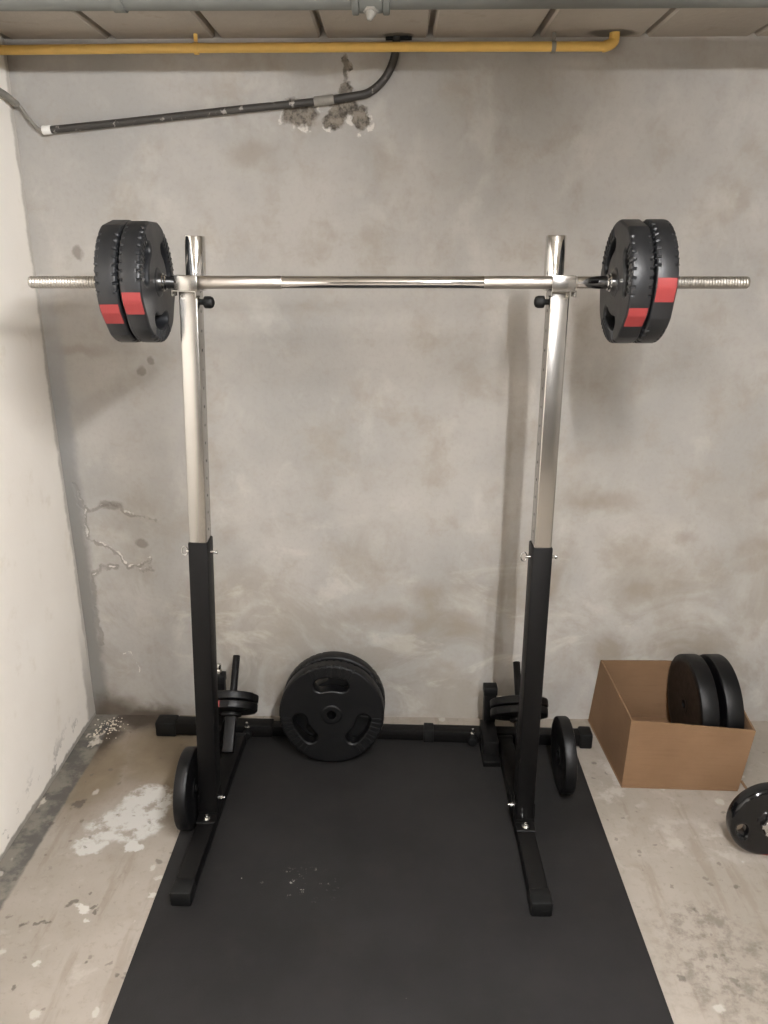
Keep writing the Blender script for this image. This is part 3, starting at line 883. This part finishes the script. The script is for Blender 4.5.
obj('front_panel', panel((BX0, BY0, .004), (BX1 - .006, BY0 - .016, .004), (BX1 + f, BY0 - .016, BH - .026), (BX0 + .006, BY0 - .004, BH), (0, 1, 0), seed=1), M_card, bx, ang=60)
obj('back_panel', panel((BX0 - .018, BY1, .004), (BX1 + .044, BY1, .004), (BX1 + .050, BY1, BH + .002), (BX0 + .004, BY1, BH + .002), (0, -1, 0), seed=5, warp_=.001), M_card, bx, ang=60)
obj('left_panel', panel((BX0 - .020, BY1, .004), (BX0, BY0, .004), (BX0 + .006, BY0, BH), (BX0 + .004, BY1, BH + .002), (1, 0, 0), seed=9), M_card, bx, ang=60)
obj('right_panel', panel((BX1 - .006, BY0 - .012, .004), (BX1 + .048, BY1, .004), (BX1 + .054, BY1, BH), (BX1 + f, BY0 - .012, BH - .026), (-1, 0, 0), seed=13), M_card, bx, ang=60)
bm = NB(); 
P = [(BX0 - .002, BY0 - .006), (BX1 - .008, BY0 - .018), (BX1 + .044, BY1 + .001), (BX0 - .022, BY1 + .001)]
lo_ = [bm.verts.new((x, y, .0005)) for x, y in P]; hi_ = [bm.verts.new((x, y, .0055)) for x, y in P]
bm.faces.new(lo_[::-1]); bm.faces.new(hi_)
for i in range(4): bm.faces.new((lo_[i], lo_[(i + 1) % 4], hi_[(i + 1) % 4], hi_[i]))
obj('bottom_panel', bm, M_card, bx)
bm = NB(); box(bm, BX0 + .008, BX1 - .02, BY0 + .012, BY1 - .012, .0065, .0225, .0015, 1); obj('inner_flap', bm, M_card, bx)
bm = NB(); box(bm, BX0 + .007, BX0 + .2, BY1 - T - .0015, BY1 - T, .17, .1712); box(bm, BX0 + .007, BX0 + .25, BY1 - T - .0015, BY1 - T, .145, .146)
c2 = copy_tree(b0, place((1.028, 2.345, .0065 + .1705), (1, 0, .0), 20)); tag(c2, 'big black plate upright in the cardboard box, left of the pair', 'weight plate', 'plates standing in the cardboard box')
for ch in list(c2.children): bpy.data.objects.remove(ch)
bm.free()
box_plate = round_plate('large_weight_plate', .170, .057, M_disc, .0155)
me_ = box_plate.data; bpy.data.objects.remove(box_plate)
c2.data = me_
set_world(c2, place((1.0225, 2.331, .0233 + .1708), (1, 0, .03), 0))
c3 = copy_tree(c2, place((1.102, 2.331, .0233 + .1708), (1, 0, .03), 0)); tag(c3, 'big black plate upright in the cardboard box, right of the pair', 'weight plate', 'plates standing in the cardboard box')

# ------------------------------------------------------------------ dumbbell at the right edge
DP = Vector((1.079, 1.856, .1155))
dn = Vector((.03, -1, .0)).normalized()
dp = grip_plate('weight_plate', .115, .044, M_gloss, .0145, teeth=False, red=True, red_ang=272, k0=80, red_half=12, kidney=(.5, .0188, .71), kround=True, dome=True)
set_world(dp, place(DP, dn, 0)); tag(dp, 'glossy black plate loaded on the dumbbell bar at right edge', 'weight plate')
db = empty('dumbbell_bar', DP, 'short chrome dumbbell bar through the glossy black plate', 'dumbbell')
bm = NB(); cyl(bm, DP + dn * .046, DP - dn * .04, .0125, 28, .002); obj('handle', bm, M_chrome, db)
bm = NB(); cyl(bm, DP - dn * .0395, DP - dn * .166, .0046, 20, .001); obj('rod_end', bm, M_bolt, db)
bm = NB(); m_, _ = frame(DP + dn * .0256, DP + dn * .045)
b = NB(); lathe(b, [(.0127, 0), (.024, 0), (.027, .004), (.027, .012), (.022, .016), (.0127, .017)], m_, 36); merge(bm, b)
for k in range(6):
    box(bm, .02, .034, -.006, .006, .002, .013, .002, 2, m_ @ Matrix.Rotation(k * PI / 3, 4, 'Z'))
obj('star_collar', bm, M_chrome, db)
bm = NB(); m_, _ = frame(DP - dn * .0256, DP - dn * .05); lathe(bm, [(.0127, 0), (.021, 0), (.021, .008), (.0127, .01)], m_, 32); obj('inner_collar', bm, M_chrome, db)

# ------------------------------------------------------------------ plaster crumbs in the corner
bm = NB()
for i in range(90):
    x = random.gauss(-1.065, .03); y = random.gauss(2.45, .04)
    if x < XL + .02 or y > D - .02 or x > -.97: continue
    b = NB(); bmesh.ops.create_icosphere(b, subdivisions=1, radius=random.uniform(.0015, .0055))
    for v in b.verts: v.co *= random.uniform(.6, 1.2)
    b.transform(Matrix.Translation((x, y, .002)) @ Matrix.Diagonal((1, 1, .6, 1))); merge(bm, b)
tag(obj('plaster_crumbs', bm, simple('plaster_crumb', (196, 186, 168), .9, 0, .5, 90)), 'pale plaster crumbs in the damp corner on the floor', 'debris', kind='stuff')

# ------------------------------------------------------------------ lamps
LAMP = emit('fluorescent_tube_glow', (.96, .965, .985, 1), 790)
def lamp(x, y0, y1, label):
    o = empty('fluorescent_light', (x, (y0 + y1) / 2, CEIL), label, 'ceiling light')
    bm = NB(); box(bm, x - .03, x + .03, y0 - .04, y1 + .04, CEIL - .04, CEIL - .0005, .006); obj('housing', bm, M_hous, o)
    bm = NB(); cyl(bm, (x, y0, CEIL - .082), (x, y1, CEIL - .082), .013, 16); obj('glowing_tube', bm, LAMP, o)
    for y in (y0, y1):
        bm = NB(); box(bm, x - .016, x + .016, y - .012, y + .012, CEIL - .10, CEIL - .035, .003); obj('tube_holder', bm, M_hous, o)
lamp(.37, -.25, .95, 'fluorescent strip light on the ceiling just in front of the rack')
lamp(.6, -2.6, -1.4, 'added fill light shaped as a ceiling strip, farthest from the rack')  # unseen second strip, added as fill to brighten the room

w = bpy.data.worlds.new('World'); sc.world = w; w.use_nodes = True
w.node_tree.nodes['Background'].inputs[0].default_value = (0, 0, 0, 1)

# ------------------------------------------------------------------ camera
cam = bpy.data.cameras.new('camera'); co = bpy.data.objects.new('camera', cam); C.objects.link(co)
cam.sensor_fit = 'VERTICAL'; cam.sensor_height = 24; cam.sensor_width = 18
cam.lens = 773 / 1024 * 24
cam.clip_start = .02
co.location = (0, 0, 1.66)
co.rotation_euler = (R(90 - 18.4), 0, R(.9))
sc.camera = co

sc.view_settings.view_transform = 'Standard'; sc.view_settings.look = 'None'
sc.view_settings.gamma = 1; sc.view_settings.use_curve_mapping = False
sc.view_settings.exposure = 0
sc.cycles.use_denoising = True
sc.cycles.max_bounces = 10; sc.cycles.diffuse_bounces = 6
